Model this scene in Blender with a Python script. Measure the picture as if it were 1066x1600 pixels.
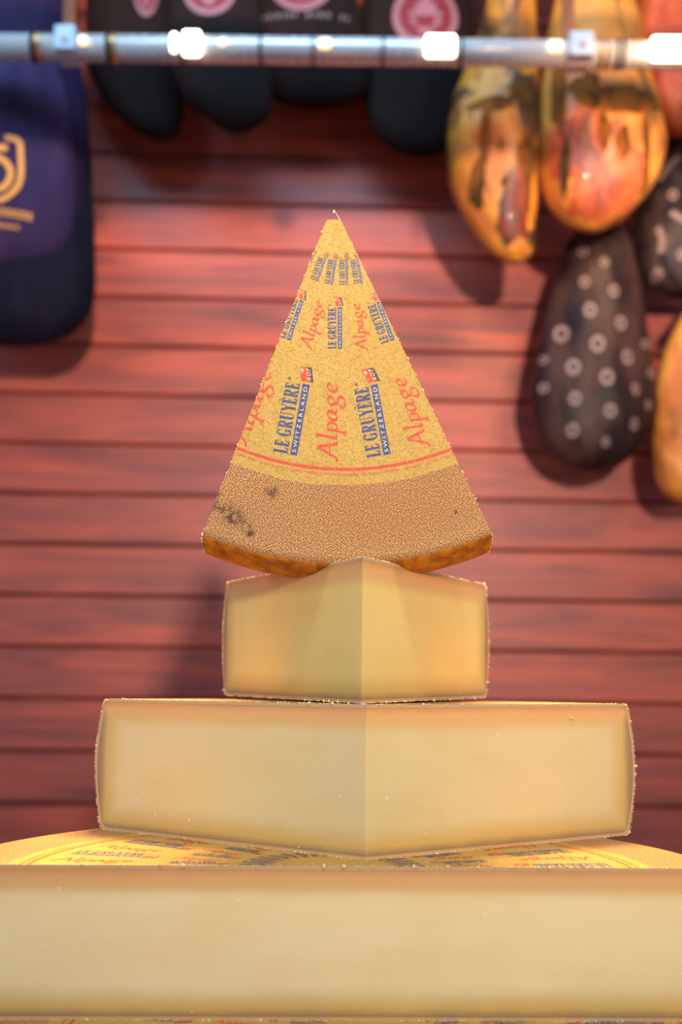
import bpy, bmesh, math, random
from mathutils import Vector, Matrix, noise
random.seed(7)
S = bpy.context.scene
for o in list(bpy.data.objects): bpy.data.objects.remove(o)
COL = S.collection
PI = math.pi
def lin(r, g, b):
    f = lambda c: (c/255/12.92) if c/255 <= .04045 else ((c/255+.055)/1.055)**2.4
    return (f(r), f(g), f(b), 1)

# ------------------------------------------------------------------ camera
CZ = 1.45                                # camera height
F, PITCH, ROLL, PPX, PPY = 1704.5, math.radians(5.74), math.radians(.527), 533.0, 898.0
U0 = Vector((1, 0, 0)); W0 = Vector((0, -math.sin(PITCH), math.cos(PITCH))); FW = Vector((0, math.cos(PITCH), math.sin(PITCH)))
RT = U0*math.cos(ROLL) + W0*math.sin(ROLL)
UP = -U0*math.sin(ROLL) + W0*math.cos(ROLL)
cd = bpy.data.cameras.new('camera'); cam = bpy.data.objects.new('camera', cd); COL.objects.link(cam)
cam.matrix_world = Matrix(((RT.x, UP.x, -FW.x, 0), (RT.y, UP.y, -FW.y, 0), (RT.z, UP.z, -FW.z, CZ), (0, 0, 0, 1)))
cd.sensor_fit = 'VERTICAL'; cd.sensor_height = 36; cd.lens = 36*F/1600; cd.shift_y = (PPY-800)/1600
cd.clip_start = .05
cd.dof.use_dof = True; cd.dof.focus_distance = .895; cd.dof.aperture_fstop = 3.4
S.camera = cam
def P(px, py, Y):
    """point of the world seen at a photo pixel, at distance Y ahead"""
    d = FW + RT*((px-PPX)/F) - UP*((py-PPY)/F)
    d = d*(Y/d.y)
    return Vector((d.x, d.y, d.z+CZ))

# ------------------------------------------------------------------ light
S.view_settings.view_transform = 'Standard'; S.view_settings.look = 'None'
S.view_settings.gamma = 1; S.view_settings.use_curve_mapping = False
S.view_settings.exposure = 0.0
w = bpy.data.worlds.new('world'); S.world = w; w.use_nodes = True
w.node_tree.nodes['Background'].inputs[0].default_value = (.42, .64, 1, 1)
w.node_tree.nodes['Background'].inputs[1].default_value = .62
def area(name, loc, target, size, power, color, sy=None, spread=None):
    l = bpy.data.lights.new(name, 'AREA'); o = bpy.data.objects.new(name, l); COL.objects.link(o)
    l.size = size; l.energy = power; l.color = color
    if sy: l.shape = 'RECTANGLE'; l.size_y = sy
    if spread: l.spread = spread
    o.location = loc; o.rotation_euler = (Vector(target)-Vector(loc)).to_track_quat('-Z', 'Y').to_euler()
    return o
area('hall_front_light', (.75, -3.2, 2.15), (.05, 2.6, 2.78), .22, 20.5, (1, .80, .66), spread=math.radians(42))
area('hall_window_light', (-2.3, -1.5, 2.0), (0, .9, 1.4), 1.3, 13, (.80, .93, 1))
area('right_stall_lamp', (2.0, -.9, 1.9), (.05, .95, 1.4), .6, 10.5, (1, .58, .10))
area('warm_counter_light', (.12, 1.36, 2.5), (.0, .95, 1.4), .3, 6.5, (1, .62, .28), spread=math.radians(70))
area('warm_counter_light', (-.14, 1.36, 2.5), (.0, .95, 1.4), .3, 6.5, (1, .64, .30), spread=math.radians(70))
area('warm_counter_light', (.1, .30, 2.7), (.0, .95, 1.3), .3, 1.9, (1, .76, .48), spread=math.radians(70))  # added front fill, put in to brighten the lowest wheel's top strip
area('cool_wall_fill', (-.4, 1.72, 3.15), (-.3, 2.6, 2.45), 1.8, 7.5, (.38, .68, 1), sy=.25, spread=math.radians(110))  # added blue fill for the shaded upper wall, no known source
area('ham_spot_lamp', (.75, 1.62, 2.75), (.62, 2.3, 2.5), .2, 1.7, (1, .68, .40), spread=math.radians(75))

# ------------------------------------------------------------------ node helpers
class N:
    def __init__(s, name):
        s.m = bpy.data.materials.new(name); s.m.use_nodes = True; s.t = s.m.node_tree
        s.b = s.t.nodes['Principled BSDF']; s.out = s.t.nodes['Material Output']
    def n(s, typ, ins=None, **k):
        x = s.t.nodes.new(typ)
        for a, v in k.items(): setattr(x, a, v)
        for a, v in (ins or {}).items(): s.set(x.inputs[a], v)
        return x
    def set(s, sock, v):
        if isinstance(v, bpy.types.NodeSocket): s.t.links.new(v, sock)
        elif isinstance(v, bpy.types.Node): s.t.links.new(v.outputs[0], sock)
        else: sock.default_value = v
    def bs(s, **k):
        for a, v in k.items(): s.set(s.b.inputs[a.replace('_', ' ')], v)
    def math(s, op, a, b=0., c=None, clamp=False):
        x = s.n('ShaderNodeMath', operation=op, use_clamp=clamp); s.set(x.inputs[0], a); s.set(x.inputs[1], b)
        if c is not None: s.set(x.inputs[2], c)
        return x.outputs[0]
    def mix(s, f, a, b, bt='MIX'):
        x = s.n('ShaderNodeMix', data_type='RGBA', blend_type=bt); s.set(x.inputs[0], f); s.set(x.inputs[6], a); s.set(x.inputs[7], b)
        return x.outputs[2]
    def ramp(s, v, lo, hi, a=0., b=1., smooth=True):
        x = s.n('ShaderNodeMapRange', interpolation_type='SMOOTHSTEP' if smooth else 'LINEAR')
        s.set(x.inputs[0], v)
        for i, q in zip((1, 2, 3, 4), (lo, hi, a, b)): s.set(x.inputs[i], q)
        return x.outputs[0]
    def obj(s): return s.n('ShaderNodeTexCoord').outputs['Object']
    def mapv(s, v, scale=(1, 1, 1), rot=(0, 0, 0), loc=(0, 0, 0)):
        return s.n('ShaderNodeMapping', {'Vector': v, 'Scale': scale, 'Rotation': rot, 'Location': loc}).outputs[0]
    def noise(s, v, sc, det=4, rough=.5, dist=0):
        return s.n('ShaderNodeTexNoise', {'Vector': v, 'Scale': sc, 'Detail': det, 'Roughness': rough, 'Distortion': dist})
    def bump(s, h, st=.5, d=.001, nrm=None):
        x = s.n('ShaderNodeBump', {'Height': h, 'Strength': st, 'Distance': d})
        if nrm is not None: s.set(x.inputs['Normal'], nrm)
        return x.outputs[0]

def simple(name, col, rough=.5, metal=0., **k):
    m = N(name); m.bs(Base_Color=col, Roughness=rough, Metallic=metal, **k); return m.m

HC = .115
def mat_paste(name, H, R, warm):
    m = N(name); v = m.obj(); s = m.n('ShaderNodeSeparateXYZ', {0: v})
    x, y, z = s.outputs
    r = m.math('SQRT', m.math('ADD', m.math('MULTIPLY', x, x), m.math('MULTIPLY', y, y)))
    nz = m.noise(v, 30, 3).outputs[0]
    wob = m.math('MULTIPLY', m.math('SUBTRACT', nz, .5), .004)
    ed = m.math('MINIMUM', z, m.math('SUBTRACT', H, z))
    ed = m.math('ADD', m.math('MINIMUM', ed, m.math('MULTIPLY', m.math('SUBTRACT', R+.003, r), .8)), wob)
    big = m.noise(m.mapv(v, (1, 1, 3)), 9, 3).outputs[0]
    core = m.mix(m.ramp(big, .35, .7), warm, tuple(c*q for c, q in zip(warm[:3], (.97, .93, .84)))+(1,))
    ring = m.mix(m.ramp(ed, .006, .026), lin(212, 178, 100), core)
    rim = m.mix(m.ramp(z, H-.016, H-.009), lin(164, 132, 92), lin(214, 152, 92))  # grey rim; its orange top is painted light leaking through the rind
    ring = m.mix(m.ramp(z, H-.022, H-.010), ring, lin(226, 176, 112))  # same leaked-light glow painted into the paste below the top
    outer = m.mix(m.ramp(ed, .0015, .010), rim, ring)
    grain = m.noise(v, 900, 2).outputs[0]
    outer = m.mix(m.ramp(grain, .2, .8, .0, .12), outer, lin(150, 110, 70))
    vor = m.n('ShaderNodeTexVoronoi', {'Vector': v, 'Scale': 62.}); 
    rnd = m.n('ShaderNodeSeparateColor', {0: vor.outputs['Color']}).outputs[0]
    dot = m.math('MULTIPLY', m.ramp(vor.outputs['Distance'], .05, .09, 1, 0), m.math('GREATER_THAN', rnd, .72))
    outer = m.mix(m.math('MULTIPLY', dot, .6), outer, lin(250, 235, 200))
    arcs = m.n('ShaderNodeTexWave', {'Vector': m.mapv(v, (1, 1, 1.4)), 'Scale': 14., 'Distortion': 6., 'Detail': 2., 'Detail Scale': 1.}, wave_type='RINGS')
    h = m.math('ADD', m.math('MULTIPLY', arcs.outputs[1], .12), m.math('ADD', m.math('MULTIPLY', grain, .25), dot))
    m.bs(Base_Color=outer, Roughness=.5, Subsurface_Weight=.55, Subsurface_Radius=(1., .7, .35), Subsurface_Scale=.009,
         Normal=m.bump(h, .35, .0006))
    m.b.inputs['Specular IOR Level'].default_value = .35
    return m.m

def mat_rind(name, H, re=.232, spots=()):
    m = N(name); v = m.obj(); s = m.n('ShaderNodeSeparateXYZ', {0: v}); x, y, z = s.outputs
    r = m.math('SQRT', m.math('ADD', m.math('MULTIPLY', x, x), m.math('MULTIPLY', y, y)))
    n1 = m.noise(v, 40, 4).outputs[0]; n2 = m.noise(v, 9, 4).outputs[0]
    dv = m.n('ShaderNodeVectorMath', {0: v, 1: m.n('ShaderNodeVectorMath', {0: m.noise(v, 60, 2).outputs[1], 'Scale': .0022}, operation='SCALE').outputs[0]}, operation='ADD').outputs[0]
    weave = m.n('ShaderNodeTexVoronoi', {'Vector': m.mapv(dv, (1, 1, 1), (0, 0, .45)), 'Scale': 590., 'Randomness': .45}, voronoi_dimensions='2D')
    wd = weave.outputs['Distance']
    cell = m.ramp(wd, .16, .56, 1, 0)
    edge = m.ramp(m.math('ADD', r, m.math('MULTIPLY', m.math('SUBTRACT', n1, .5), .0035)), re-.0008, re+.0008)
    brown_hi = m.mix(m.ramp(n2, .35, .65), lin(238, 204, 142), lin(226, 182, 126))
    brown_hi = m.mix(m.ramp(r, re*1.16, re*1.24), brown_hi, lin(232, 200, 138))
    brown = m.mix(m.ramp(cell, 0, 1), m.mix(n2, lin(150, 106, 58), lin(160, 110, 68)), brown_hi)
    fine = m.noise(v, 650, 3, .6).outputs[0]
    yellow = m.mix(m.ramp(fine, .3, .62), lin(180, 148, 72), m.mix(m.ramp(n2, .35, .65), lin(218, 192, 106), lin(212, 182, 98)))
    worn = m.math('MULTIPLY', m.ramp(n1, .52, .72), .35)
    yellow = m.mix(worn, yellow, lin(196, 172, 92))
    top = m.mix(edge, yellow, brown)
    mould = m.noise(v, 150, 4, .7).outputs[0]
    acc = None
    for cx, cy, rad in spots or ((.09, .25, .004),):
        d = m.n('ShaderNodeVectorMath', {0: m.n('ShaderNodeCombineXYZ', {0: x, 1: y}).outputs[0], 1: (cx, cy, 0)}, operation='DISTANCE').outputs['Value']
        a = m.ramp(d, rad*.35, rad*1.35, 1, 0); acc = a if acc is None else m.math('MAXIMUM', acc, a)
    acc = m.math('MULTIPLY', acc, m.ramp(mould, .38, .60))
    top = m.mix(m.math('MULTIPLY', acc, .9), top, lin(62, 58, 60))
    side = m.mix(m.ramp(m.noise(m.mapv(v, (1, 1, .6)), 70, 5, .6).outputs[0], .35, .65), lin(172, 100, 24), lin(238, 166, 48))
    col = m.mix(m.ramp(z, H-.0035, H-.001), side, top)
    h = m.math('ADD', m.math('MULTIPLY', m.math('MULTIPLY', cell, m.math('ADD', m.math('MULTIPLY', edge, .75), .0)), 1.), m.math('MULTIPLY', fine, m.ramp(edge, 0, 1, .55, .3)))
    nb = m.bump(h, .8, .0006)
    m.bs(Base_Color=col, Roughness=.62, Normal=nb)
    m.b.inputs['Specular IOR Level'].default_value = .3
    tr = m.n('ShaderNodeBsdfTranslucent', {0: lin(255, 178, 84)})
    ms = m.n('ShaderNodeMixShader', {0: .28, 1: m.b.outputs[0], 2: tr.outputs[0]})
    m.t.links.new(ms.outputs[0], m.out.inputs[0])
    return m.m

def ink(name, col, wear=.5):
    m = N(name); v = m.obj(); f = m.noise(v, 700, 3, .6).outputs[0]; g = m.noise(v, 120, 3).outputs[0]
    c = m.mix(m.math('MULTIPLY', m.math('ADD', m.ramp(f, .50, .72), m.math('MULTIPLY', m.ramp(g, .5, .7), .3)), wear), col, lin(214, 170, 88))
    m.bs(Base_Color=c, Roughness=.6, Normal=m.bump(f, .6, .0005)); return m.m

def mat_wood():
    m = N('red_brown_planks'); v = m.obj(); s = m.n('ShaderNodeSeparateXYZ', {0: v})
    brd = m.math('FLOOR', m.math('DIVIDE', s.outputs[2], .12178))
    off = m.n('ShaderNodeCombineXYZ', {0: m.math('MULTIPLY', brd, 3.7), 1: brd}).outputs[0]
    vv = m.n('ShaderNodeVectorMath', {0: v, 1: off}, operation='ADD').outputs[0]
    g1 = m.noise(m.mapv(vv, (1.2, 1, 11)), 2.0, 5, .55, .5).outputs[0]
    g2 = m.noise(m.mapv(vv, (3, 1, 60)), 4, 5, .6).outputs[0]
    tone = m.n('ShaderNodeTexWhiteNoise', {'W': brd}, noise_dimensions='1D').outputs[0]
    c = m.mix(m.ramp(g1, .22, .76), lin(116, 44, 36), lin(206, 84, 54))
    c = m.mix(m.ramp(g2, .45, .75, 0, .35), c, lin(100, 48, 48))
    c = m.mix(m.math('MULTIPLY', tone, .35), c, lin(124, 56, 52))
    m.bs(Base_Color=c, Roughness=.5, Normal=m.bump(g2, .25, .001), Coat_Weight=.1, Coat_Roughness=.35); return m.m

def mat_cloth(name, c1, c2, sc=9, rough=.9, zs=.25):
    m = N(name); v = m.obj(); a = m.noise(m.mapv(v, (1, 1, zs)), sc, 4).outputs[0]; b = m.noise(v, 260, 2).outputs[0]
    m.bs(Base_Color=m.mix(m.ramp(a, .35, .65), c1, c2), Roughness=rough, Normal=m.bump(m.math('ADD', a, m.math('MULTIPLY', b, .1)), .5, .02))
    m.b.inputs['Specular IOR Level'].default_value = .15
    return m.m

def mat_ham(name, hi, mid, dark, sc=9, thr=.5):
    m = N(name); v = m.obj()
    a = m.noise(m.mapv(v, (1, 1, .6)), sc, 4, .55, .6).outputs[0]; b = m.noise(m.mapv(v, (1, 1, .5), loc=(3, 1, 2)), sc*1.1, 5, .6, .8).outputs[0]
    c = m.mix(m.ramp(a, .38, .6), mid, hi); c = m.mix(m.ramp(b, thr, thr+.11), c, dark)
    m.bs(Base_Color=c, Roughness=.48, Normal=m.bump(m.math('ADD', a, b), .6, .02), Subsurface_Weight=.0)
    m.b.inputs['Coat Weight'].default_value = .08
    return m.m

# ------------------------------------------------------------------ object helpers
def link(name, bm, mats, parent=None, loc=None, smooth=True):
    bmesh.ops.recalc_face_normals(bm, faces=bm.faces)
    me = bpy.data.meshes.new(name); bm.to_mesh(me); bm.free()
    for mt in (mats if isinstance(mats, (list, tuple)) else [mats]): me.materials.append(mt)
    if smooth:
        for p in me.polygons: p.use_smooth = True
    o = bpy.data.objects.new(name, me); COL.objects.link(o)
    if parent: o.parent = parent
    if loc is not None: o.location = loc
    return o
def tag(o, label=None, cat=None, group=None, kind=None):
    for k, v in (('label', label), ('category', cat), ('group', group), ('kind', kind)):
        if v: o[k] = v
    return o
def thing(name, loc, label, cat, rot=(0, 0, 0), group=None):
    o = bpy.data.objects.new(name, None); COL.objects.link(o); o.empty_display_size = .05
    o.location = loc; o.rotation_euler = rot
    return tag(o, label, cat, group)
def box(bm, lo, hi, bev=0., mi=0, M=None):
    vs = [bm.verts.new((x, y, z)) for x in (lo[0], hi[0]) for y in (lo[1], hi[1]) for z in (lo[2], hi[2])]
    fs = [bm.faces.new([vs[i] for i in q]) for q in ((0, 1, 3, 2), (4, 6, 7, 5), (0, 4, 5, 1), (2, 3, 7, 6), (0, 2, 6, 4), (1, 5, 7, 3))]
    for f in fs: f.material_index = mi
    if bev:
        es = list({e for f in fs for e in f.edges})
        r = bmesh.ops.bevel(bm, geom=es, offset=bev, segments=2, affect='EDGES', profile=.5)
        vs = list({v for f in r['faces'] for v in f.verts} | {v for v in vs if v.is_valid})
    if M is not None: bmesh.ops.transform(bm, matrix=M, verts=[v for v in vs if v.is_valid])
    return vs
def tube(bm, pts, rad, n=16, cap=True, sx=1., sz=1.):
    """tube along a polyline; rad number or list"""
    rings = []
    for i, p in enumerate(pts):
        p = Vector(p); t = (Vector(pts[min(i+1, len(pts)-1)])-Vector(pts[max(i-1, 0)])).normalized()
        a = t.cross(Vector((0, 0, 1)) if abs(t.z) < .9 else Vector((0, 1, 0))).normalized(); b = a.cross(t).normalized()
        r = rad[i] if isinstance(rad, (list, tuple)) else rad
        rings.append([bm.verts.new(p + a*math.cos(2*PI*k/n)*r*sx + b*math.sin(2*PI*k/n)*r*sz) for k in range(n)])
    for A, B in zip(rings, rings[1:]):
        for k in range(n): bm.faces.new((A[k], A[(k+1) % n], B[(k+1) % n], B[k]))
    if cap: bm.faces.new(rings[0]); bm.faces.new(rings[-1])

# ------------------------------------------------------------------ cheese geometry (local: disc centre at origin, thickness along z, print side z = H)
TR = .0026
def levels(H, R, t=0.):
    L = []
    c = .007; b = .0075
    prof = [(0., -c), (.0008, -c*.55), (.0025, -c*.22), (.006, 0)]
    zs = [(z, d) for z, d in prof]
    for k in range(1, 12):
        q = k/12; zs.append((.006+(H-.012)*q, b*math.sin(PI*q)))
    zs += [(H-z, d) for z, d in prof[::-1]]
    out = []
    for i, (z, d) in enumerate(zs):
        out.append((t + z*(H-2*t)/H, R+d-t))
    return out
def ray_circle(A, d, r):
    b = A.dot(d); c = A.dot(A)-r*r
    return A + d*(-b+math.sqrt(b*b-c))
def rings(lv, A0, d0, A1, d1, n):
    out = []
    for z, r in lv:
        p = ray_circle(A0, d0, r); q = ray_circle(A1, d1, r)
        a, b = math.atan2(p.y, p.x), math.atan2(q.y, q.x)
        if b < a: b += 2*PI
        pts = [A0] + [Vector((r*math.cos(a+(b-a)*k/n), r*math.sin(a+(b-a)*k/n))) for k in range(n+1)] + [A1]
        out.append([(v.x, v.y, z) for v in pts])
    return out
def shell_faces(bm, R):
    V = [[bm.verts.new(p) for p in r] for r in R]
    bm.faces.new(V[0]); bm.faces.new(V[-1])
    for a, b in zip(V, V[1:]):
        for k in range(1, len(a)-2): bm.faces.new((a[k], a[k+1], b[k+1], b[k]))
    return V
def cheese(root, off, H, R, A0, d0, A1, d1, rind, paste, n=64, crumbs=220, seed=1):
    """A0/d0 and A1/d1: start and direction of the two cuts, counter-clockwise"""
    bm = bmesh.new()
    O = shell_faces(bm, rings(levels(H, R), A0, d0, A1, d1, n))
    I = shell_faces(bm, rings(levels(H, R, TR), A0, d0, A1, d1, n))
    def loop(V, j, e): return [V[0][e]] + [r[j] for r in V] + [V[-1][e]]
    for j, e in ((1, 0), (-2, -1)):
        a, b = loop(O, j, e), loop(I, j, e)
        for k in range(len(a)-1): bm.faces.new((a[k], a[k+1], b[k+1], b[k])).material_index = 1
    for L in (0, -1): bm.faces.new((O[L][0], O[L][-1], I[L][-1], I[L][0])).material_index = 1
    bmesh.ops.remove_doubles(bm, verts=bm.verts, dist=1e-6)
    bmesh.ops.dissolve_degenerate(bm, edges=bm.edges, dist=1e-6)
    for f in bm.faces: f.smooth = False
    rd = link('rind', bm, [rind, M_RCUT], root, off, smooth=False)
    for p in rd.data.polygons:
        if abs(p.normal.z) < .97 and p.area < 3e-4 and math.hypot(p.center.x, p.center.y) > R-.02: p.use_smooth = True
    bm = bmesh.new(); g = .0001
    V = shell_faces(bm, rings(levels(H, R, TR+g), A0, d0, A1, d1, n))
    bm.faces.new([V[0][0]]+[r[1] for r in V]+[V[-1][0]][:1]); bm.faces.new([V[0][-1]]+[r[-2] for r in V]+[V[-1][-1]])
    if (A0-A1).length > 1e-6: bm.faces.new((V[0][0], V[0][-1], V[-1][-1], V[-1][0]))
    bmesh.ops.remove_doubles(bm, verts=bm.verts, dist=1e-6)
    pst = link('paste', bm, paste, root, off, smooth=False)
    # frayed crumbs along the cut edges
    rnd = random.Random(seed); bm = bmesh.new(); lv = levels(H, R)
    for A, d in ((A0, d0), (A1, d1)):
        nrm = Vector((d.y, -d.x)) if A is A0 else Vector((-d.y, d.x))
        for _ in range(crumbs):
            u = rnd.random(); Lr = R
            k = rnd.random()
            if k < .36: z = H; q = A.lerp(ray_circle(A, d, lv[-1][1]), u)
            elif k < .72: z = 0.; q = A.lerp(ray_circle(A, d, lv[0][1]), u)
            else:
                i = rnd.randrange(len(lv)-1); z = lv[i][0]*(1-u)+lv[i+1][0]*u; q = ray_circle(A, d, lv[i][1]*(1-u)+lv[i+1][1]*u)
            c = Vector((q.x, q.y, z)) + Vector((nrm.x, nrm.y, 0))*rnd.uniform(-.0002, .0004)
            s = rnd.uniform(.0002, .00065)*(2.1 if rnd.random() < .09 else 1)
            M = Matrix.Translation(c) @ Matrix.Rotation(rnd.random()*6, 4, Vector((rnd.uniform(-1, 1), rnd.uniform(-1, 1), rnd.uniform(-1, 1))).normalized()) @ Matrix.Diagonal((s*rnd.uniform(.6, 2.2), s, s*rnd.uniform(.6, 1.4), 1))
            bmesh.ops.create_icosphere(bm, subdivisions=1, radius=1, matrix=M)
    cr = link('edge_crumbs', bm, M_CRUMB, root, off); cr['kind'] = 'stuff'; cr['label'] = 'pale frayed crumbs along the cut edges'
    return rd, pst

# ------------------------------------------------------------------ flat lettering made of convex pieces
def rect(a, b, c, d): return [(a, b), (c, b), (c, d), (a, d)]
def ringseg(cx, cy, rx, ry, ix, iy, a0, a1, n=14, icx=None):
    icx = cx if icx is None else icx; out = []
    for k in range(n):
        p = math.radians(a0+(a1-a0)*k/n); q = math.radians(a0+(a1-a0)*(k+1)/n)
        out.append([(cx+rx*math.cos(p), cy+ry*math.sin(p)), (cx+rx*math.cos(q), cy+ry*math.sin(q)),
                    (icx+ix*math.cos(q), cy+iy*math.sin(q)), (icx+ix*math.cos(p), cy+iy*math.sin(p))])
    return out
GL = {
 'L': (.60, [rect(.06, 0, .28, 1), rect(0, .95, .33, 1), rect(0, 0, .52, .06), [(.40, .05), (.52, .05), (.54, .3), (.50, .3)]]),
 'E': (.62, [rect(.06, 0, .28, 1), rect(0, .92, .5, 1), rect(0, 0, .52, .08), rect(.2, .46, .38, .55), rect(.35, .38, .40, .64),
             [(.38, .05), (.52, .05), (.55, .28), (.51, .28)], [(.38, .95), (.50, .95), (.52, .74), (.48, .74)]]),
 'G': (.74, ringseg(.33, .5, .35, .52, .13, .44, 38, 330, 22)+[rect(.44, .04, .60, .43), rect(.36, .40, .67, .45), rect(.52, .66, .57, .97)]),
 'R': (.74, [rect(.06, 0, .28, 1), rect(0, .94, .36, 1), rect(0, 0, .33, .05), rect(.2, .47, .36, .52), [(.24, .5), (.44, .5), (.70, 0), (.46, 0)], rect(.44, 0, .73, .05)]
            +ringseg(.34, .735, .30, .265, .08, .19, -90, 90, 12)),
 'U': (.74, [rect(.06, .3, .28, 1), rect(0, .95, .33, 1), rect(.53, .3, .59, 1), rect(.43, .95, .69, 1)]+ringseg(.325, .3, .265, .32, .125, .24, 180, 360, 14, .405)),
 'Y': (.72, [[(.0, 1), (.23, 1), (.47, .45), (.24, .45)], [(.58, 1), (.65, 1), (.41, .45), (.34, .45)], rect(.25, 0, .47, .47), rect(-.03, .95, .28, 1), rect(.47, .95, .74, 1), rect(.19, 0, .52, .05)]),
 'É': (.62, None), ' ': (.30, [])}
GL['É'] = (.62, GL['E'][1]+[[(.10, 1.24), (.24, 1.24), (.34, 1.07), (.27, 1.07)]])
def word(txt):
    x = 0; out = []
    for ch in txt:
        wd, ps = GL[ch]
        out += [[(p[0]+x, p[1]) for p in q] for q in ps]; x += wd+.02
    return out, x
def catmull(pts, n=6):
    out = []
    for i in range(len(pts)-1):
        p0 = Vector(pts[max(i-1, 0)]); p1 = Vector(pts[i]); p2 = Vector(pts[i+1]); p3 = Vector(pts[min(i+2, len(pts)-1)])
        for k in range(n):
            t = k/n; out.append(.5*((2*p1)+(p2-p0)*t+(2*p0-5*p1+4*p2-p3)*t*t+(3*p1-p0-3*p2+p3)*t**3))
    out.append(Vector(pts[-1])); return out
def pen(pts, thin=.036, fat=.075, nib=math.radians(35), sm=6):
    c = catmull([Vector(p) for p in pts], sm); out = []; prev = None
    for i, p in enumerate(c):
        t = (c[min(i+1, len(c)-1)]-c[max(i-1, 0)]); t = t.normalized() if t.length > 0 else Vector((1, 0))
        w_ = thin+fat*abs(math.sin(math.atan2(t.y, t.x)-nib)); nn = Vector((-t.y, t.x))*w_*.5
        cur = (p+nn, p-nn)
        if prev: out.append([tuple(prev[0]), tuple(prev[1]), tuple(cur[1]), tuple(cur[0])])
        prev = cur
    return out
ALP = []
for s_ in ([(-.05, .06), (.02, 0), (.12, .16), (.45, 1.0)], [(.45, 1.0), (.50, .5), (.55, .03), (.63, .05)], [(.12, .36), (.56, .38)],
           [(.74, .98), (.86, 1.0), (.80, .5), (.74, .1), (.80, 0), (.88, .08)],
           [(.96, .42), (1.05, .48), (.99, .1), (.90, -.42)], [(.80, -.42), (1.0, -.40)], [(1.0, .34), (1.12, .48), (1.25, .40), (1.24, .15), (1.12, .0), (.98, .07)],
           [(1.66, .42), (1.52, .48), (1.38, .32), (1.36, .08), (1.46, 0), (1.58, .15), (1.66, .42)], [(1.69, .46), (1.62, .1), (1.68, 0), (1.78, .1)],
           [(2.02, .48), (1.89, .36), (1.89, .2), (2.0, .13), (2.13, .24), (2.13, .4), (2.02, .48)], [(2.12, .43), (2.26, .5)],
           [(1.96, .14), (1.88, .05), (2.0, -.02), (2.14, -.12), (2.10, -.32), (1.94, -.42), (1.80, -.32), (1.84, -.14), (1.98, -.04)],
           [(2.36, .2), (2.52, .26), (2.60, .38), (2.5, .48), (2.38, .38), (2.33, .14), (2.44, 0), (2.62, .1)]):
    ALP += pen(s_)
def sans(txt):
    cu = bpy.data.curves.new('t', 'FONT'); cu.body = txt; cu.size = 1; cu.space_character = 1.5
    o = bpy.data.objects.new('t', cu); COL.objects.link(o)
    bpy.context.view_layer.update()
    me = o.evaluated_get(bpy.context.evaluated_depsgraph_get()).to_mesh()
    me.calc_loop_triangles()
    tri = [[(me.vertices[i].co.x, me.vertices[i].co.y) for i in t.vertices] for t in me.loop_triangles]
    bpy.data.objects.remove(o); bpy.data.curves.remove(cu)
    xs = [p[0] for t in tri for p in t]; ys = [p[1] for t in tri for p in t]
    x0, x1, y0, y1 = min(xs), max(xs), min(ys), max(ys)
    return [[((p[0]-x0)/(x1-x0), (p[1]-y0)/(y1-y0)) for p in t] for t in tri]
SWZ = sans('SWITZERLAND'); AOP = sans('AOP')
def clip(poly, planes):
    for (a, b, c) in planes:           # keep a*x+b*y+c >= 0
        out = []
        for i in range(len(poly)):
            p, q = poly[i], poly[(i+1) % len(poly)]
            dp = a*p[0]+b*p[1]+c; dq = a*q[0]+b*q[1]+c
            if dp >= 0: out.append(p)
            if dp*dq < 0:
                t = dp/(dp-dq); out.append((p[0]+(q[0]-p[0])*t, p[1]+(q[1]-p[1])*t))
        poly = out
        if len(poly) < 3: return None
    return poly
class Flat:
    """coloured flat pieces in the plane of the cheese face"""
    def __init__(s, z, planes): s.bm = bmesh.new(); s.z = z; s.pl = planes; s.cnt = 0
    def add(s, polys, T, mi=0, dz=0.):
        for p in polys:
            q = clip([T(*c) for c in p], s.pl)
            if q:
                try: f = s.bm.faces.new([s.bm.verts.new((x, y, s.z+dz+s.cnt*1.1e-7)) for x, y in q]); f.material_index = mi; s.cnt += 1
                except Exception: pass
    def done(s, name, root, off):
        if not s.cnt: s.bm.free(); return None
        for f in s.bm.faces:
            f.normal_update()
            if f.normal.z < 0: f.normal_flip()
        me = bpy.data.meshes.new(name); s.bm.to_mesh(me); s.bm.free()
        for m in INKS: me.materials.append(m)
        o = bpy.data.objects.new(name, me); COL.objects.link(o); o.parent = root; o.location = off; return o
LEG, LEGW = word('LE GRUYÉRE')
def frame(b, t):
    """axis from b to t is the writing direction; returns map of (along 0..1, up in units of length)"""
    b, t = Vector(b), Vector(t); e = t-b; n_ = Vector((-e.y, e.x))
    return lambda u, v: (b.x+e.x*u+n_.x*v, b.y+e.y*u+n_.y*v)
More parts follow.
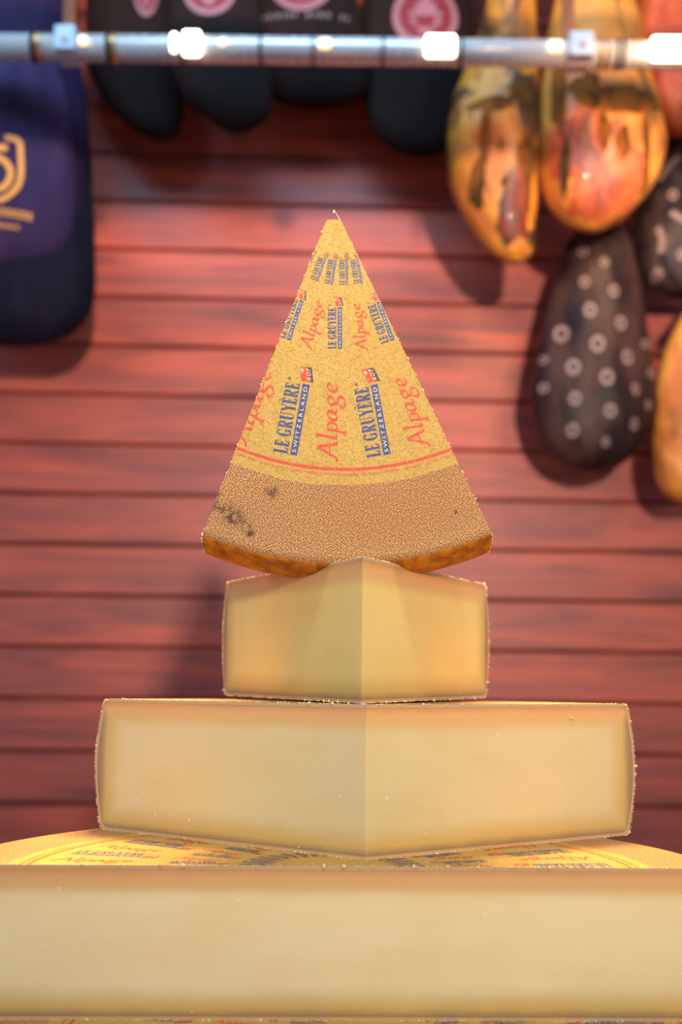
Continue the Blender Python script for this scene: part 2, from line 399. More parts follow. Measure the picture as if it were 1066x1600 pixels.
def imprint(fl, b, t):
    T = frame(b, t)             # bar centre line from b to t, letters on its left side
    fl.add([rect(0, -.05, 1, .045)], T, 0)
    fl.add([[(.04+.92*x, -.027+.050*y) for x, y in p] for p in SWZ], T, 1, .00009)
    fl.add([[(x/LEGW*1.0, .082+.198*y) for x, y in p] for p in LEG], T, 0)
    fl.add([[(1.045+.022*math.cos(a), .24+.022*math.sin(a)), (1.045+.022*math.cos(c), .24+.022*math.sin(c)), (1.045+.014*math.cos(c), .24+.014*math.sin(c)), (1.045+.014*math.cos(a), .24+.014*math.sin(a))]
            for a, c in ((k*PI/4, (k+1)*PI/4) for k in range(8))]+[rect(1.038, .232, 1.05, .248)], T, 0)
    # small red and dark flag mark past the end of the bar
    Fm = lambda u, v: T(1.04+.20*u+.0*v, .075-.16*v+.05*u)
    fl.add([[(0, 0), (1, 0), (1, .58), (0, .75)]], Fm, 2, .00002)
    fl.add([[(0, .75), (1, .58), (1, 1.02), (0, 1.05)]], Fm, 3, .00002)
    fl.add([[(.1+.8*x, .88-.42*y) for x, y in p] for p in AOP], Fm, 1, .00006)
    fl.add([rect(.56, .12, .90, .20), rect(.69, .02, .77, .30)], Fm, 1, .00006)
def script(fl, b, t, h):
    """b,t: ends of the base line; h: capital height as fraction of length"""
    T = frame(b, t); fl.add([[((x+.05)/2.68, y*h) for x, y in p] for p in ALP], T, 2)
def arc_band(fl, r, wd, a0, a1, mi, n=120):
    ps = []
    for k in range(n):
        a = a0+(a1-a0)*k/n; b = a0+(a1-a0)*(k+1)/n
        ps.append([(r*math.cos(a), r*math.sin(a)), ((r+wd)*math.cos(a), (r+wd)*math.sin(a)), ((r+wd)*math.cos(b), (r+wd)*math.sin(b)), (r*math.cos(b), r*math.sin(b))])
    fl.add(ps, lambda u, v: (u, v), mi)
def micro(fl, r, a0, a1, sd=3):
    rn = random.Random(sd); a = a0; ps = []
    while a < a1:
        w_ = rn.uniform(.0008, .0018)/r; h = rn.uniform(.0012, .0026); r0 = r+rn.uniform(0, .0008)
        if rn.random() > .14:
            th = .0006/r0
            pp = lambda aa, rr: (rr*math.cos(aa), rr*math.sin(aa))
            ps.append([pp(a, r0), pp(a, r0+h), pp(a+th, r0+h), pp(a+th, r0)])
            z = rn.choice((0, h*.5, h-.0004)); ps.append([pp(a, r0+z), pp(a, r0+z+.0006), pp(a+w_, r0+z+.0006), pp(a+w_, r0+z)])
        a += w_+.0004/r
    fl.add(ps, lambda u, v: (u, v), 4)
def ring_prints(root, off, H, planes, a0, a1, phase, scale=1.):
    """the printed pattern of a whole wheel face, between angles a0 and a1"""
    z = H+.00012
    st = math.radians(20)
    def pol(r, a): return (r*scale*math.cos(a), r*scale*math.sin(a))
    k0 = int(a0/st)-1
    while k0*st < a1+st:
        a = k0*st+phase
        if a0-.2 < a < a1+.2:
            for nm, rb, rt_, da in (('blue_imprint', .204, .148, 0), ('blue_imprint', .118, .084, .17)):
                fl = Flat(z, planes); imprint(fl, pol(rb, a+da), pol(rt_, a+da)); fl.done(nm, root, off)
            for nm, rb, rt_, da in (('red_script_imprint', .206, .146, .17), ('red_script_imprint', .120, .085, 0)):
                fl = Flat(z, planes); script(fl, pol(rb, a+da), pol(rt_, a+da), .24); fl.done(nm, root, off)
            for da in (0, .175):
                fl = Flat(z, planes); imprint(fl, pol(.067, a+da), pol(.048, a+da)); fl.done('blue_imprint', root, off)
        k0 += 1
    fl = Flat(z, planes); arc_band(fl, .2155*scale, .0022, a0, a1, 2); fl.done('red_ring_line', root, off)
    fl = Flat(z, planes); micro(fl, .2205*scale, a0, a1); fl.done('tiny_red_lettering', root, off)

M_RCUT = simple('cut_rind_edge', lin(196, 160, 112), .7)
M_CRUMB = simple('pale_cheese_crumbs', lin(228, 198, 150), .7)
INKS = [ink('blue_ink', lin(30, 58, 118), .3), ink('bare_lettering', lin(224, 206, 170), .3), ink('red_ink', lin(198, 54, 38), .4), ink('dark_ink', lin(48, 40, 50), .3), ink('faint_red_ink', lin(196, 74, 42), .35)]

# ------------------------------------------------------------------ setting
SP = .12178; WYAW = .038
z0 = CZ+.93525
bm = bmesh.new()
k = -14
while True:
    zt = z0 - SP*k; zb = zt-SP
    k += 1
    if zt > 4.2: continue
    if zt < 0.02: break
    zb = max(zb, 0.); g = .0024; c = .0032
    prof = [(0, zb+g), (-.0155, zb+g), (-.020, zb+g+c), (-.020, zt-g-c), (-.0155, zt-g), (0, zt-g)]
    A = [bm.verts.new((-3.2, y, z)) for y, z in prof]; B = [bm.verts.new((3.2, y, z)) for y, z in prof]
    for i in range(len(prof)): bm.faces.new((A[i], A[(i+1) % 6], B[(i+1) % 6], B[i]))
    bm.faces.new(A); bm.faces.new(B)
box(bm, (-3.2, 0, 0), (3.2, .05, 4.2), mi=1)
wall = link('wall_back', bm, [mat_wood(), simple('dark_backing', lin(30, 20, 22), .9)], smooth=False)
wall.location = (0, 2.62, 0); wall.rotation_euler = (0, 0, math.atan(WYAW)); tag(wall, kind='structure')
wall.data.transform(Matrix.Identity(4))
fm = N('stone_floor'); fm.bs(Base_Color=fm.mix(fm.noise(fm.obj(), 6, 5).outputs[0], lin(120, 110, 104), lin(150, 140, 130)), Roughness=.6)
bm = bmesh.new(); box(bm, (-3.4, -4, -.08), (3.4, 2.8, 0)); tag(link('floor', bm, fm.m, smooth=False), kind='structure')

# striped awning front above the frame, its lower edge shades the upper wall
bm = bmesh.new(); AZ = 2.521
box(bm, (-2.2, 1.49, AZ), (2.2, 1.505, AZ+.28))
for x in (-.62, -.36, .02, .3, .62): box(bm, (x-.012, 1.492, AZ-.04), (x+.012, 1.503, AZ+.01))
tag(link('trim_3', bm, mat_cloth('awning_cloth', lin(120, 60, 50), lin(100, 50, 44)), smooth=False), kind='structure')

# counter under the cheeses (below the frame)
WT, WB = CZ-.015-.115, CZ-.015-.115-.107          # top and underside of the half wheel
CT = WB-.107
cw = N('counter_wood'); cw.bs(Base_Color=cw.mix(cw.noise(cw.mapv(cw.obj(), (1, 8, 8)), 4, 5).outputs[0], lin(110, 70, 40), lin(150, 100, 60)), Roughness=.5)
ct = thing('counter', (0, 1.05, 0), 'brown wooden counter that carries the stacked cheeses', 'counter')
bm = bmesh.new(); box(bm, (-1.1, -.42, CT-.04), (1.1, .42, CT), .004); link('counter_top', bm, cw.m, ct, smooth=False)
bm = bmesh.new(); box(bm, (-1.05, -.38, 0), (1.05, .38, CT-.04)); link('counter_base', bm, cw.m, ct, smooth=False)

# ------------------------------------------------------------------ half wheels at the bottom
H_W = .107; R_W = .29
rind_w = mat_rind('printed_yellow_rind', H_W)
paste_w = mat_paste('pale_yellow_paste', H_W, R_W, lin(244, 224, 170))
def half_wheel(name, loc, yaw, label, phase, seed):
    t = thing(name, loc, label, 'cheese', (0, 0, yaw))
    z = Vector((0, 0)); off = (0, 0, 0)
    cheese(t, off, H_W, R_W, z, Vector((1, 0)), z, Vector((-1, 0)), rind_w, paste_w, n=110, crumbs=420, seed=seed)
    ring_prints(t, off, H_W, [(0, 1, -.0006)], 0, PI, phase)
    return t
YAW = .0203
half_wheel('half_cheese_wheel', (-.005, .80, WB), YAW, 'big half wheel of cheese with flat pale cut face to the front', .09, 11)
half_wheel('half_cheese_wheel', (.03, .772, CT), YAW, 'lowest cheese wheel, only its yellow printed top edge showing below the big pale cut face', .16, 12)

# ------------------------------------------------------------------ wide cut cheese (second)
RQ = .284
rind_q = mat_rind('golden_rind', .115)
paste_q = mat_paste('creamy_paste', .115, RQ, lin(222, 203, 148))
def cut_piece(name, loc, rot, H, aL, aR, rind, paste, label, seed, prints=True):
    t = thing(name, loc, label, 'cheese', rot)
    z = Vector((0, 0)); dR = Vector((math.sin(aR), math.cos(aR))); dL = Vector((-math.sin(aL), math.cos(aL)))
    cheese(t, (0, 0, 0), H, RQ, z, dR, z, dL, rind, paste, n=64, crumbs=460, seed=seed)
    pl = [(-dR.y, dR.x, -.0006), (dL.y, -dL.x, -.0006)]
    if prints: ring_prints(t, (0, 0, 0), H, pl, PI/2-aR, PI/2+aL, .07)
    return t
quarter = cut_piece('cheese_piece', (.0204, .8279, WT), (0, 0, 0), .115, .968, .993, rind_q, paste_q,
          'wide cut piece of cheese, pointed edge forward, lying on the big half wheel', 21)
# red stamp on the top near the point
bm = bmesh.new(); bmesh.ops.create_circle(bm, cap_ends=True, segments=28, radius=1, matrix=Matrix.Translation((-.005, .0085, .1153)) @ Matrix.Diagonal((.0062, .0034, 1, 1)))
link('red_stamp', bm, INKS[2], quarter)['label'] = 'red printed spot near the point'
# small torn nick with a crumb on the right face
dR = Vector((math.sin(.993), math.cos(.993)))
bm = bmesh.new()
for i in range(5):
    q = dR*(.213+random.uniform(-.0022, .0022)); bmesh.ops.create_icosphere(bm, subdivisions=1, radius=1, matrix=Matrix.Translation((q.x+.0003, q.y-.0006, .1035+random.uniform(-.0008, .0008))) @ Matrix.Diagonal((.0013, .0006, .0007, 1)))
link('torn_crumb', bm, M_CRUMB, quarter)

# ------------------------------------------------------------------ narrower cut cheese (third)
H3 = .1124
rind_t = mat_rind('orange_rind', H3)
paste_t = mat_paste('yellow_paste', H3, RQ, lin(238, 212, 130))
T3 = CZ-.015
cut_piece('cheese_piece', (.0170, .8385, T3+.0008), (math.atan(.010), -math.atan(.0109)*0, 0), H3, .4837, .4716, rind_t, paste_t,
          'narrow cut block of cheese with pointed edge forward, under the upright printed wedge', 31)

# ------------------------------------------------------------------ upright printed wedge on top
YF = .884
Cw = P(540, 312, YF)
def fl2(px, py):
    q = P(px, py, YF); return Vector((q.x-Cw.x, q.z-Cw.z))
RW = -fl2(541, 877).y + .0035
HW = .110
base = Vector((Cw.x, YF+HW/2, T3+H3+.001))
wedge = thing('cheese_wedge', base, 'upright wedge of cheese with blue and red printed rind, on top of the stack', 'cheese', (PI/2, 0, 0))
offw = (0, Cw.z-base.z, YF+HW/2-YF-HW+HW/2-HW/2+0.0)
# local z = H must lie at world y = YF  ->  world y = base.y - (z + off) = YF
offw = (0, Cw.z-base.z, base.y-YF-HW)
AL, AR = fl2(511, 343), fl2(532.5, 343.5)
EL, ER = fl2(318.5, 829), fl2(767, 829)
dLw, dRw = (EL-AL).normalized(), (ER-AR).normalized()
SPT = [(*fl2(x, y), q) for x, y, q in ((343, 790, .009), (352, 800, .010), (366, 808, .009), (384, 822, .006), (392, 834, .004), (424, 769, .006), (345, 776, .004), (712, 800, .002))]
rind_k = mat_rind('cloth_marked_rind', HW, -fl2(540, 758).y, SPT)
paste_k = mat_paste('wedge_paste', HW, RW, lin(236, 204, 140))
rdw, _ = cheese(wedge, offw, HW, RW, AL, dLw, AR, dRw, rind_k, paste_k, n=64, crumbs=150, seed=41)
plw = []
for A, d, s in ((AL, dLw, -1), (AR, dRw, 1)):
    nx, ny = (-d.y, d.x) if s < 0 else (d.y, -d.x)       # inward
    mid = (AL+AR)/2+Vector((0, -.1))
    if nx*(mid.x-A.x)+ny*(mid.y-A.y) < 0: nx, ny = -nx, -ny
    plw.append((nx, ny, -(nx*A.x+ny*A.y)-.0004))
zf = HW+.00012
for b, t in (((458.5, 711), (478.5, 600.5)), ((605, 710.5), (584.5, 601)),
             ((451, 531), (471.5, 469.5)), ((531.3, 545), (530.8, 480)), ((613.5, 532), (591.3, 471.5)),
             ((495, 439), (508.5, 403.5)), ((518.3, 444), (524.6, 406)), ((541.8, 445), (542, 405)), ((564.8, 442), (558.3, 403.5)), ((485, 411), (492.5, 395.5))):
    fl = Flat(zf, plw); imprint(fl, fl2(*b), fl2(*t)); fl.done('blue_imprint', wedge, offw)
for b, t, h in (((527, 721), (527, 598), .25), ((672, 697), (632, 588), .25), ((384, 697), (425, 581), .25),
                ((486, 547), (505, 472), .24), ((575, 548), (562, 474), .24)):
    fl = Flat(zf, plw); script(fl, fl2(*b), fl2(*t), h); fl.done('red_script_imprint', wedge, offw)
kx = RW/562*1.0
fl = Flat(zf, plw); arc_band(fl, -fl2(540, 731).y, .0025, -PI*.75, -PI*.25, 2); fl.done('red_ring_line', wedge, offw)
fl = Flat(zf, plw); micro(fl, -fl2(540, 739).y, -PI*.75, -PI*.25); fl.done('tiny_red_lettering', wedge, offw)
# thin curled shaving standing up at the tip
bm = bmesh.new(); q = [fl2(532.5, 345), fl2(529, 338), fl2(525, 331), fl2(522, 329)]
tube(bm, [(p.x, p.y, HW-.002) for p in q], [.0004, .0003, .0003, .0004], 8)
bmesh.ops.create_icosphere(bm, subdivisions=2, radius=.0011, matrix=Matrix.Translation((q[-1].x, q[-1].y, HW-.002)) @ Matrix.Diagonal((1, 1.2, .7, 1)))
link('curled_shaving', bm, M_CRUMB, wedge, offw)['label'] = 'thin pale shaving curling up from the tip'

# ------------------------------------------------------------------ things hanging behind
class Loft:
    def __init__(s, secs, Y, depth, lump=.0, seed=0, ex=1.0, n=56, rows=56, fold=0., nf=9):
        s.Y = Y; s.org = None
        ys = [q[0] for q in secs]
        c = catmull([Vector((q[0], q[1], q[2])) for q in secs], 8)
        s.rows = []
        for q in c:
            a = P(q.y, q.x, Y); b = P(q.z, q.x, Y)
            s.rows.append(((a.z+b.z)/2, (a.x+b.x)/2, max((b.x-a.x)/2, .001)))
        s.rows.sort(key=lambda r: r[0])
        mx = max(r[2] for r in s.rows); s.mx = mx; s.dep = depth; s.lump = lump; s.seed = seed; s.n = n; s.fold = fold; s.nf = nf
    def row(s, z):
        R = s.rows
        if z <= R[0][0]: return R[0][1], R[0][2]
        for a, b in zip(R, R[1:]):
            if a[0] <= z <= b[0]:
                t = (z-a[0])/max(b[0]-a[0], 1e-9); return a[1]+(b[1]-a[1])*t, a[2]+(b[2]-a[2])*t
        return R[-1][1], R[-1][2]
    def pt(s, th, z):
        xc, a = s.row(z); b = s.dep*(a/s.mx)**.85
        k = 1.
        if s.lump: k += s.lump*(noise.noise(Vector((math.cos(th)*1.2+s.seed, math.sin(th)*1.2, z*7)))+.5*noise.noise(Vector((math.cos(th)*2.5+s.seed, math.sin(th)*2.5, z*16))))
        if s.fold: k += s.fold*math.sin(th*s.nf+z*3+s.seed+2*noise.noise(Vector((math.cos(th)*2, math.sin(th)*2, z*4+s.seed))))
        kx = 1+(k-1)*.45
        return Vector((xc+a*math.cos(th)*kx, s.Y+b*math.sin(th)*k, z))
    def front(s, px, py, out=.002):
        q = P(px, py, s.Y); z = q.z; xc, a = s.row(z)
        c = max(-.985, min(.985, (q.x-xc)/a)); p = s.pt(-math.acos(c), z)
        n_ = Vector((c*.7, -1, 0)).normalized()
        return p+n_*out
    def mesh(s, org):
        bm = bmesh.new(); rg = []
        for z, xc, a in s.rows:
            rg.append([bm.verts.new(s.pt(2*PI*k/s.n, z)-org) for k in range(s.n)])
        for A, B in zip(rg, rg[1:]):
            for k in range(s.n): bm.faces.new((A[k], A[(k+1) % s.n], B[(k+1) % s.n], B[k]))
        bm.faces.new(rg[0]); bm.faces.new(rg[-1]); return bm
def drape(name, L, polys, mat, root, out=.002, solid=.0008):
    """flat pieces given in photo pixels, laid on the front of a lofted body"""
    bm = bmesh.new(); org = root.location
    for p in polys:
        try: bm.faces.new([bm.verts.new(L.front(x, y, out)-org) for x, y in p])
        except Exception: pass
    bmesh.ops.remove_doubles(bm, verts=bm.verts, dist=1e-5)
    for f in bm.faces: f.normal_update()
    bmesh.ops.recalc_face_normals(bm, faces=bm.faces)
    return link(name, bm, mat, root)
def discpoly(cx, cy, rx, ry, n=28, m=6, r0=0.):
    out = []
    for j in range(m):
        a = r0+(1-r0)*j/m; b = r0+(1-r0)*(j+1)/m
        for k in range(n):
            t, u = 2*PI*k/n, 2*PI*(k+1)/n
            q = [(cx+rx*b*math.cos(t), cy+ry*b*math.sin(t)), (cx+rx*b*math.cos(u), cy+ry*b*math.sin(u))]
            if a > 0: q += [(cx+rx*a*math.cos(u), cy+ry*a*math.sin(u)), (cx+rx*a*math.cos(t), cy+ry*a*math.sin(t))]
            else: q += [(cx, cy)]
            out.append(q)
    return out
def blob(cx, cy, rx, ry, sd, n=30, m=5):
    R_ = [1+.38*noise.noise(Vector((1.6*math.cos(2*PI*k/n)+sd, 1.6*math.sin(2*PI*k/n), sd)))+.2*noise.noise(Vector((4*math.cos(2*PI*k/n), 4*math.sin(2*PI*k/n), sd))) for k in range(n)]
    out = []
    for j in range(m):
        for k in range(n):
            l = (k+1) % n; q = []
            for (kk, f) in ((k, (j+1)/m), (l, (j+1)/m), (l, j/m), (k, j/m)):
                t = 2*PI*kk/n; q.append((cx+rx*R_[kk]*f*math.cos(t), cy+ry*R_[kk]*f*math.sin(t)))
            out.append(q if j else q[:2]+[(cx, cy)])
    return out
def penpx(pts, wd, sm=6):
    return pen(pts, wd, 0, 0, sm)
BEAMZ = 3.42
M_CORD = simple('pale_cord', lin(170, 140, 110), .8)
def hang_cord(L, root):
    z, xc, a = L.rows[-1]; bm = bmesh.new()
    x = xc-root.location.x; y = L.Y-root.location.y
    tube(bm, [(x, y, z-.02-root.location.z), (x, y, BEAMZ-root.location.z)], .004, 8); return link('cord', bm, M_CORD, root)
def hung(name, secs, Y, depth, mat, label, cat, part, lump=.1, seed=0, group=None, **k):
    L = Loft(secs, Y, depth, lump, seed, **k)
    z, xc, a = L.rows[0]
    root = thing(name, (xc, Y, z), label, cat, group=group)
    link(part, L.mesh(root.location), mat, root); hang_cord(L, root); return L, root

# beam the goods hang from, above the frame
bm = bmesh.new(); box(bm, (-1.6, 2.12, BEAMZ-.002), (1.6, 2.5, BEAMZ+.06), .006); bo = link('trim_1', bm, cw.m, smooth=False); tag(bo, kind='structure')
bm = bmesh.new(); box(bm, (-3.2, 1.9, 3.9), (3.2, 2.7, 3.98)); 
for x in (-1.5, 1.5): box(bm, (x-.03, 2.28, BEAMZ+.05), (x+.03, 2.34, 3.91))
tag(link('trim_2', bm, cw.m, smooth=False), kind='structure')

# cured hams
SKIN_Y = mat_ham('golden_ham_fat', lin(220, 146, 44), lin(184, 98, 28), lin(76, 48, 20), 9, .5)
SKIN_O = mat_ham('amber_ham_fat', lin(226, 150, 60), lin(196, 106, 36), lin(104, 70, 30), 8, .56)
MEAT = mat_ham('cured_red_meat', lin(206, 98, 48), lin(168, 62, 32), lin(120, 62, 48), 12, .55)
MEAT_D = mat_ham('dark_cured_meat', lin(140, 52, 18), lin(110, 34, 12), lin(60, 28, 14), 14, .58)
DARKM = mat_ham('dry_dark_streaks', lin(140, 84, 34), lin(104, 60, 26), lin(66, 44, 22), 14, .55)
DARKM.node_tree.nodes['Principled BSDF'].inputs['Roughness'].default_value = .8; DARKM.node_tree.nodes['Principled BSDF'].inputs['Specular IOR Level'].default_value = .1; DARKM.node_tree.nodes['Principled BSDF'].inputs['Coat Weight'].default_value = 0
L, r = hung('cured_ham', [(-190, 778, 822), (-60, 768, 832), (30, 756, 838), (100, 730, 841), (160, 708, 843), (215, 699, 843), (265, 700, 842), (305, 710, 840), (345, 731, 836), (378, 755, 834), (398, 775, 830), (410, 795, 816)],
       2.30, .075, SKIN_Y, 'narrow golden cured ham hanging left of the broad ham, pointed at the bottom', 'ham', 'ham_leg', .12, 1.3)
drape('meat_face', L, blob(797, 345, 25, 52, 3), MEAT_D, r, .002)['label'] = 'dark red lean meat patch at the bottom'
for (x, y, a_, b_, q) in ((762, 190, 34, 11, 1.2), (752, 240, 9, 44, 2.1), (814, 290, 15, 60, 3.7), (742, 305, 11, 34, 4.4), (775, 252, 8, 8, 5.), (786, 308, 10, 9, 6.), (808, 170, 22, 16, 7.)):
    drape('dry_streak', L, blob(x, y, a_, b_, q), DARKM, r, .0012)
L, r = hung('cured_ham', [(-190, 900, 945), (-60, 880, 970), (20, 864, 995), (110, 849, 1016), (180, 845, 1034), (235, 843, 1039), (285, 846, 1024), (318, 857, 1000), (342, 880, 975), (354, 898, 952), (360, 912, 938)],
       2.29, .085, SKIN_O, 'broad amber cured ham with large reddish cut face, hanging behind the rail', 'ham', 'ham_leg', .10, 4.1)
drape('meat_face', L, blob(925, 275, 66, 72, 5.5, 40, 9), MEAT, r, .002)['label'] = 'reddish orange cut lean face'
for (x, y, a_, b_, q) in ((950, 185, 62, 20, 1.9), (905, 165, 24, 20, 2.6), (998, 255, 7, 66, 3.3), (876, 280, 7, 40, 8.4), (930, 232, 10, 30, 5.2), (960, 250, 13, 24, 6.1), (868, 170, 12, 55, 7.2)):
    drape('dry_streak', L, blob(x, y, a_, b_, q), DARKM, r, .0032)
L, r = hung('cured_ham', [(-170, 1020, 1060), (-40, 1002, 1080), (50, 995, 1098), (120, 1000, 1110), (170, 1012, 1105), (200, 1030, 1090), (208, 1045, 1075)],
       2.36, .065, mat_ham('orange_red_ham', lin(224, 108, 50), lin(196, 76, 34), lin(120, 40, 30), 10, .55), 'orange red ham at the right edge, partly behind the rail above the dark mesh sack', 'ham', 'ham_leg', .1, 7.7)
L, r = hung('cured_ham', [(400, 1118, 1134), (450, 1096, 1140), (520, 1050, 1150), (590, 1030, 1156), (680, 1022, 1160), (735, 1025, 1150), (768, 1038, 1130), (784, 1060, 1105)],
       2.44, .07, SKIN_O, 'lowest amber ham at the right edge, beside the spotted black wrap', 'ham', 'ham_leg', .08, 9.2)

# dark wrapped pieces
M_BLACK = mat_cloth('black_wrap', lin(72, 48, 42), lin(34, 22, 22), 14, .38, .4)
M_RINGS = simple('pale_ring_print', lin(140, 112, 106), .6)
L, r = hung('wrapped_ham', [(350, 915, 968), (362, 903, 976), (378, 890, 985), (430, 868, 1000), (500, 850, 1009), (560, 838, 1015), (620, 828, 1020), (662, 834, 1016), (698, 850, 998), (724, 878, 972), (737, 912, 940)],
       2.45, .08, M_BLACK, 'ham in black wrap printed with pale rings, hanging below the broad ham', 'ham', 'wrap', .07, 2.2, fold=.025, nf=5)
for (x, y, q) in ((935, 425, 9), (948, 470, 11), (912, 500, 13), (958, 520, 12), (870, 533, 15), (922, 553, 15), (968, 572, 13), (886, 587, 14), (935, 605, 14), (980, 620, 10), (888, 635, 12), (940, 655, 12), (980, 672, 10), (886, 682, 12), (845, 615, 9), (905, 455, 10), (1010, 590, 8), (1002, 545, 8), (846, 570, 8), (936, 700, 8), (1006, 640, 8), (905, 405, 10)):
    drape('ring_print', L, discpoly(x, y, q*.72, q*.88, 20, 1, .5), M_RINGS, r, .002)
L, r = hung('wrapped_ham', [(196, 1050, 1086), (203, 1040, 1092), (220, 1028, 1100), (265, 1012, 1108), (330, 998, 1112), (400, 992, 1112), (440, 1006, 1106), (460, 1040, 1096)],
       2.47, .065, mat_cloth('dark_grey_wrap', lin(70, 54, 52), lin(34, 24, 26), 18, .35, .6), 'dark grey wrapped ham at the right edge, right of the broad ham', 'ham', 'wrap', .08, 5.5, fold=.03, nf=7)
drape('ring_print', L, penpx([(1020, 295), (1040, 270), (1052, 262)], 9)+penpx([(1036, 350), (1052, 362), (1070, 370)], 9)+penpx([(1022, 410), (1024, 390), (1018, 370)], 9)+discpoly(1040, 322, 7, 9, 16, 1, .4)+discpoly(1020, 440, 7, 9, 16, 1, .4)+discpoly(1052, 415, 7, 9, 16, 1, .4), M_RINGS, r, .002)

# dark cloth sacks with round emblems
M_SACK = mat_cloth('near_black_cloth', lin(40, 26, 22), lin(24, 16, 15), 6)
M_RED = simple('emblem_dark_red', lin(120, 22, 36), .7); M_PINK = simple('emblem_pale_pink', lin(150, 98, 104), .7); M_GREY = simple('grey_lettering', lin(110, 100, 100), .7)
def emblem(L, r, cx, cy, rx, ry, text=None):
    e = drape('emblem', L, discpoly(cx, cy, rx, ry, 32, 8), M_PINK, r, .003)
    drape('emblem_field', L, discpoly(cx, cy, rx*.80, ry*.80, 32, 8), M_RED, r, .0045)
    s = lambda q: [(cx+x*rx, cy+y*ry) for x, y in q]
    crown = [s(q) for q in ([(-.5, -.1), (-.3, -.12), (-.3, .05), (-.48, .05)], [(-.3, -.35), (-.12, -.38), (-.14, .05), (-.3, .05)], [(-.12, -.55), (.12, -.55), (.14, .05), (-.14, .05)],
             [(.12, -.38), (.3, -.35), (.3, .05), (.14, .05)], [(.3, -.12), (.5, -.1), (.48, .05), (.3, .05)], [(-.48, .1), (.48, .1), (.40, .32), (-.40, .32)], [(-.3, .40), (.3, .40), (.12, .66), (-.12, .66)])]
    sub = []
    for q in crown:
        for i in range(3):
            f = lambda t, k: (q[k][0]+(q[3-k][0]-q[k][0])*t, q[k][1]+(q[3-k][1]-q[k][1])*t)
            sub.append([f(i/3, 0), f(i/3, 1), f((i+1)/3, 1), f((i+1)/3, 0)])
    drape('emblem_figure', L, sub, M_PINK, r, .006)
    if text:
        x0, x1, y, h = text; rn = random.Random(int(cx)); ps = []; x = x0
        while x < x1:
            w_ = rn.uniform(5, 10); 
            if rn.random() > .12: ps += [[(x, y-h), (x+w_*.3, y-h), (x+w_*.3, y+h), (x, y+h)], [(x, y-h+rn.choice((0, h))), (x+w_*.8, y-h+2), (x+w_*.8, y-h+6), (x, y-h+7)]]
            x += w_+2
        drape('lettering', L, ps, M_GREY, r, .003)
GS = 'dark cloth sacks with red emblems'
L, r = hung('cloth_sack', [(-190, 170, 230), (-60, 140, 268), (40, 134, 282), (110, 141, 287), (150, 160, 288), (185, 188, 286), (205, 215, 280), (216, 240, 268)], 2.44, .06, M_SACK, 'near black cloth sack with red emblem, leftmost of four, beside the navy bag', 'bag', 'sack', .05, 1, GS)
emblem(L, r, 234, 8, 18, 42)
L, r = hung('cloth_sack', [(-190, 300, 370), (-60, 272, 396), (40, 262, 412), (105, 266, 422), (150, 286, 426), (178, 315, 420), (196, 340, 402), (206, 360, 386)], 2.33, .06, M_SACK, 'near black cloth sack with a red emblem, second from the left behind the rail', 'bag', 'sack', .05, 2, GS)
emblem(L, r, 332, 4, 40, 46)
L, r = hung('cloth_sack', [(-190, 440, 510), (-60, 402, 548), (40, 384, 566), (100, 380, 580), (130, 392, 578), (150, 420, 566), (162, 450, 540), (167, 480, 515)], 2.42, .055, M_SACK, 'near black cloth sack with grey lettering below its emblem, third from left and shortest', 'bag', 'sack', .05, 3, GS)
emblem(L, r, 472, -12, 50, 50, (402, 545, 45, 5))
L, r = hung('cloth_sack', [(-190, 610, 690), (-60, 580, 730), (40, 566, 742), (120, 565, 738), (180, 574, 728), (215, 592, 715), (235, 620, 695), (243, 645, 672)], 2.46, .065, M_SACK, 'near black cloth sack with a crowned red emblem, rightmost of the four, beside the hams', 'bag', 'sack', .05, 4, GS)
emblem(L, r, 662, 50, 50, 50, (603, 722, 120, 6))

# navy bag with gold print
M_NAVY = mat_cloth('navy_cloth', lin(40, 24, 54), lin(14, 14, 28), 10, .8, .2); M_GOLD = simple('gold_print', lin(226, 150, 56), .5)
L, r = hung('cloth_bag', [(-190, -90, 60), (-60, -140, 98), (50, -150, 118), (110, -152, 126), (200, -154, 136), (300, -156, 143), (400, -156, 147), (455, -150, 145), (495, -125, 132), (520, -85, 108), (534, -45, 70)],
       2.28, .085, M_NAVY, 'big navy cloth bag with gold print, hanging at the left edge', 'bag', 'bag_body', .05, 6, fold=.035, nf=9)
Lp = Loft([(100, -120, 92), (160, -150, 108), (240, -156, 118), (320, -156, 118), (375, -150, 108), (405, -125, 84), (424, -85, 45), (432, -50, 10)], 2.235, .07, .04, 8, fold=.02, nf=7)
link('front_pouch', Lp.mesh(r.location), mat_cloth('purple_cloth', lin(70, 48, 84), lin(48, 34, 66), 10, .8, .2), r)
gp = penpx([(23, 240), (42, 244), (45, 262), (45, 300), (34, 322), (10, 335), (-20, 322), (-34, 300), (-34, 244)], 8)
gp += penpx([(-16, 256), (26, 256)], 9)+penpx([(-14, 256), (-14, 280)], 8)+penpx([(-14, 278), (10, 270), (29, 284), (29, 304), (14, 318), (-12, 314)], 9)
drape('gold_emblem', Lp, gp, M_GOLD, r, .003)['label'] = 'gold curved outline around a gold figure five'
gt = []
for x0, x1, y, h, sl in ((-50, 62, 352, 5.5, .11), (-40, 40, 372, 3, .08)):
    x = x0
    while x < x1:
        w_ = 8 if h > 4 else 5; yy = y+sl*(x-10)
        gt += [[(x, yy-h), (x+w_*.35, yy-h), (x+w_*.35, yy+h), (x, yy+h)], [(x, yy-h), (x+w_*.8, yy-h), (x+w_*.8, yy-h*.3), (x, yy-h*.3)], [(x+w_*.6, yy), (x+w_*.85, yy), (x+w_*.85, yy+h), (x+w_*.6, yy+h)]]
        x += w_+1.5
drape('gold_lettering', Lp, gt, M_GOLD, r, .003)

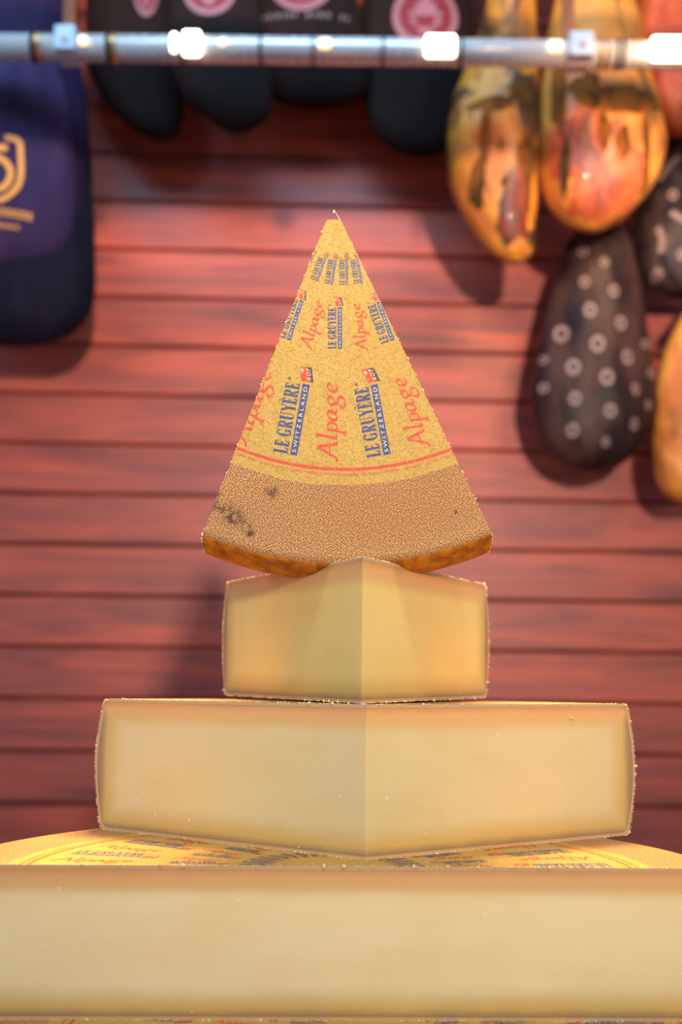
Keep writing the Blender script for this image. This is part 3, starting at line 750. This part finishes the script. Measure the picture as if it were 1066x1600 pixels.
# ------------------------------------------------------------------ shiny rail with glowing reflection pieces and rings
YR = 2.10
a, b = P(-90, 73, YR), P(1160, 87.5, YR)
ax = (b-a).normalized(); rail = thing('hanging_rail', (a+b)/2, 'shiny silver rail with bright glowing reflections and dark rings, crossing the top of the picture', 'rail')
org = rail.location
def onrail(px, dy=0.):
    t = (px+90)/1250; return a.lerp(b, t)+Vector((0, dy, 0))-org
cm = N('polished_steel'); cm.bs(Base_Color=lin(232, 218, 208), Metallic=.25, Roughness=cm.ramp(cm.noise(cm.mapv(cm.obj(), (6, 1, 1)), 8, 4).outputs[0], .3, .7, .12, .35))
RR = .0265
bm = bmesh.new(); tube(bm, [onrail(-90), onrail(1160)], RR, 40); link('rail_tube', bm, cm.m, rail)
dark = simple('dark_rubber', lin(34, 28, 28), .5); brass = simple('brass_ring', lin(214, 160, 110), .3, .7)
for px, wd in ((54, .0075), (171, .0075), (285, .004), (408, .005), (490, .004), (598, .0045), (720, .005), (937, .006), (948, .005), (962, .005), (972, .005), (1110, .005)):
    p = onrail(px); bm = bmesh.new(); tube(bm, [p-ax*wd*.5, p+ax*wd*.5], RR+.0035, 32); link('ring', bm, dark if px not in (948, 937) else brass, rail)
    if px in (54, 171):
        bm = bmesh.new(); tube(bm, [p+ax*.004, p+ax*.016], RR+.002, 32); link('brass_ring', bm, brass, rail)
cl = simple('pale_clamp_metal', lin(196, 200, 208), .45, .1); rodm = simple('copper_pink_rod', lin(222, 150, 112), .4, .3)
for px, ww in ((107, .021), (905, .024)):
    p = onrail(px); bm = bmesh.new(); box(bm, (-ww, -.034, -.022), (ww, .034, .030), .003, M=Matrix.Translation(p)); c_ = link('clamp', bm, cl, rail, smooth=False)
    bm = bmesh.new(); bmesh.ops.create_cone(bm, segments=6, radius1=.005, radius2=.005, depth=.006, cap_ends=True, matrix=Matrix.Translation(p+Vector((0, -.036, 0))) @ Matrix.Rotation(PI/2, 4, 'X')); link('bolt', bm, brass, c_, smooth=False)
    q = onrail(px if px < 500 else 889); bm = bmesh.new(); tube(bm, [q+Vector((0, 0, .015)), (q.x, q.y, 3.9-org.z)], .013, 20); link('support_rod', bm, rodm, rail)
def glow(name, col, st):
    m = N(name); m.bs(Base_Color=(1, 1, 1, 1), Emission_Color=col, Emission_Strength=st); return m.m
G1 = glow('hot_glint_glow', (1, .80, .58, 1), 9); G2 = glow('yellow_glint_glow', (1, .68, .25, 1), 1.6)  # emission stands in for bright reflections on the steel
for px, ww, hh, g in ((302, .017, .0235, G1), (275, .006, .018, G1), (687, .030, .0205, G1), (1042, .036, .023, G1), (508, .012, .011, G2), (134, .008, .010, G2), (864, .013, .012, G2), (350, .007, .008, G2)):  # reflections on the rail, made as small glowing boxes
    p = onrail(px, -RR+.004); bm = bmesh.new(); box(bm, (-ww, -.0085, -hh), (ww, .010, hh), .004, M=Matrix.Translation(p))
    link('rail_glint', bm, g, rail)
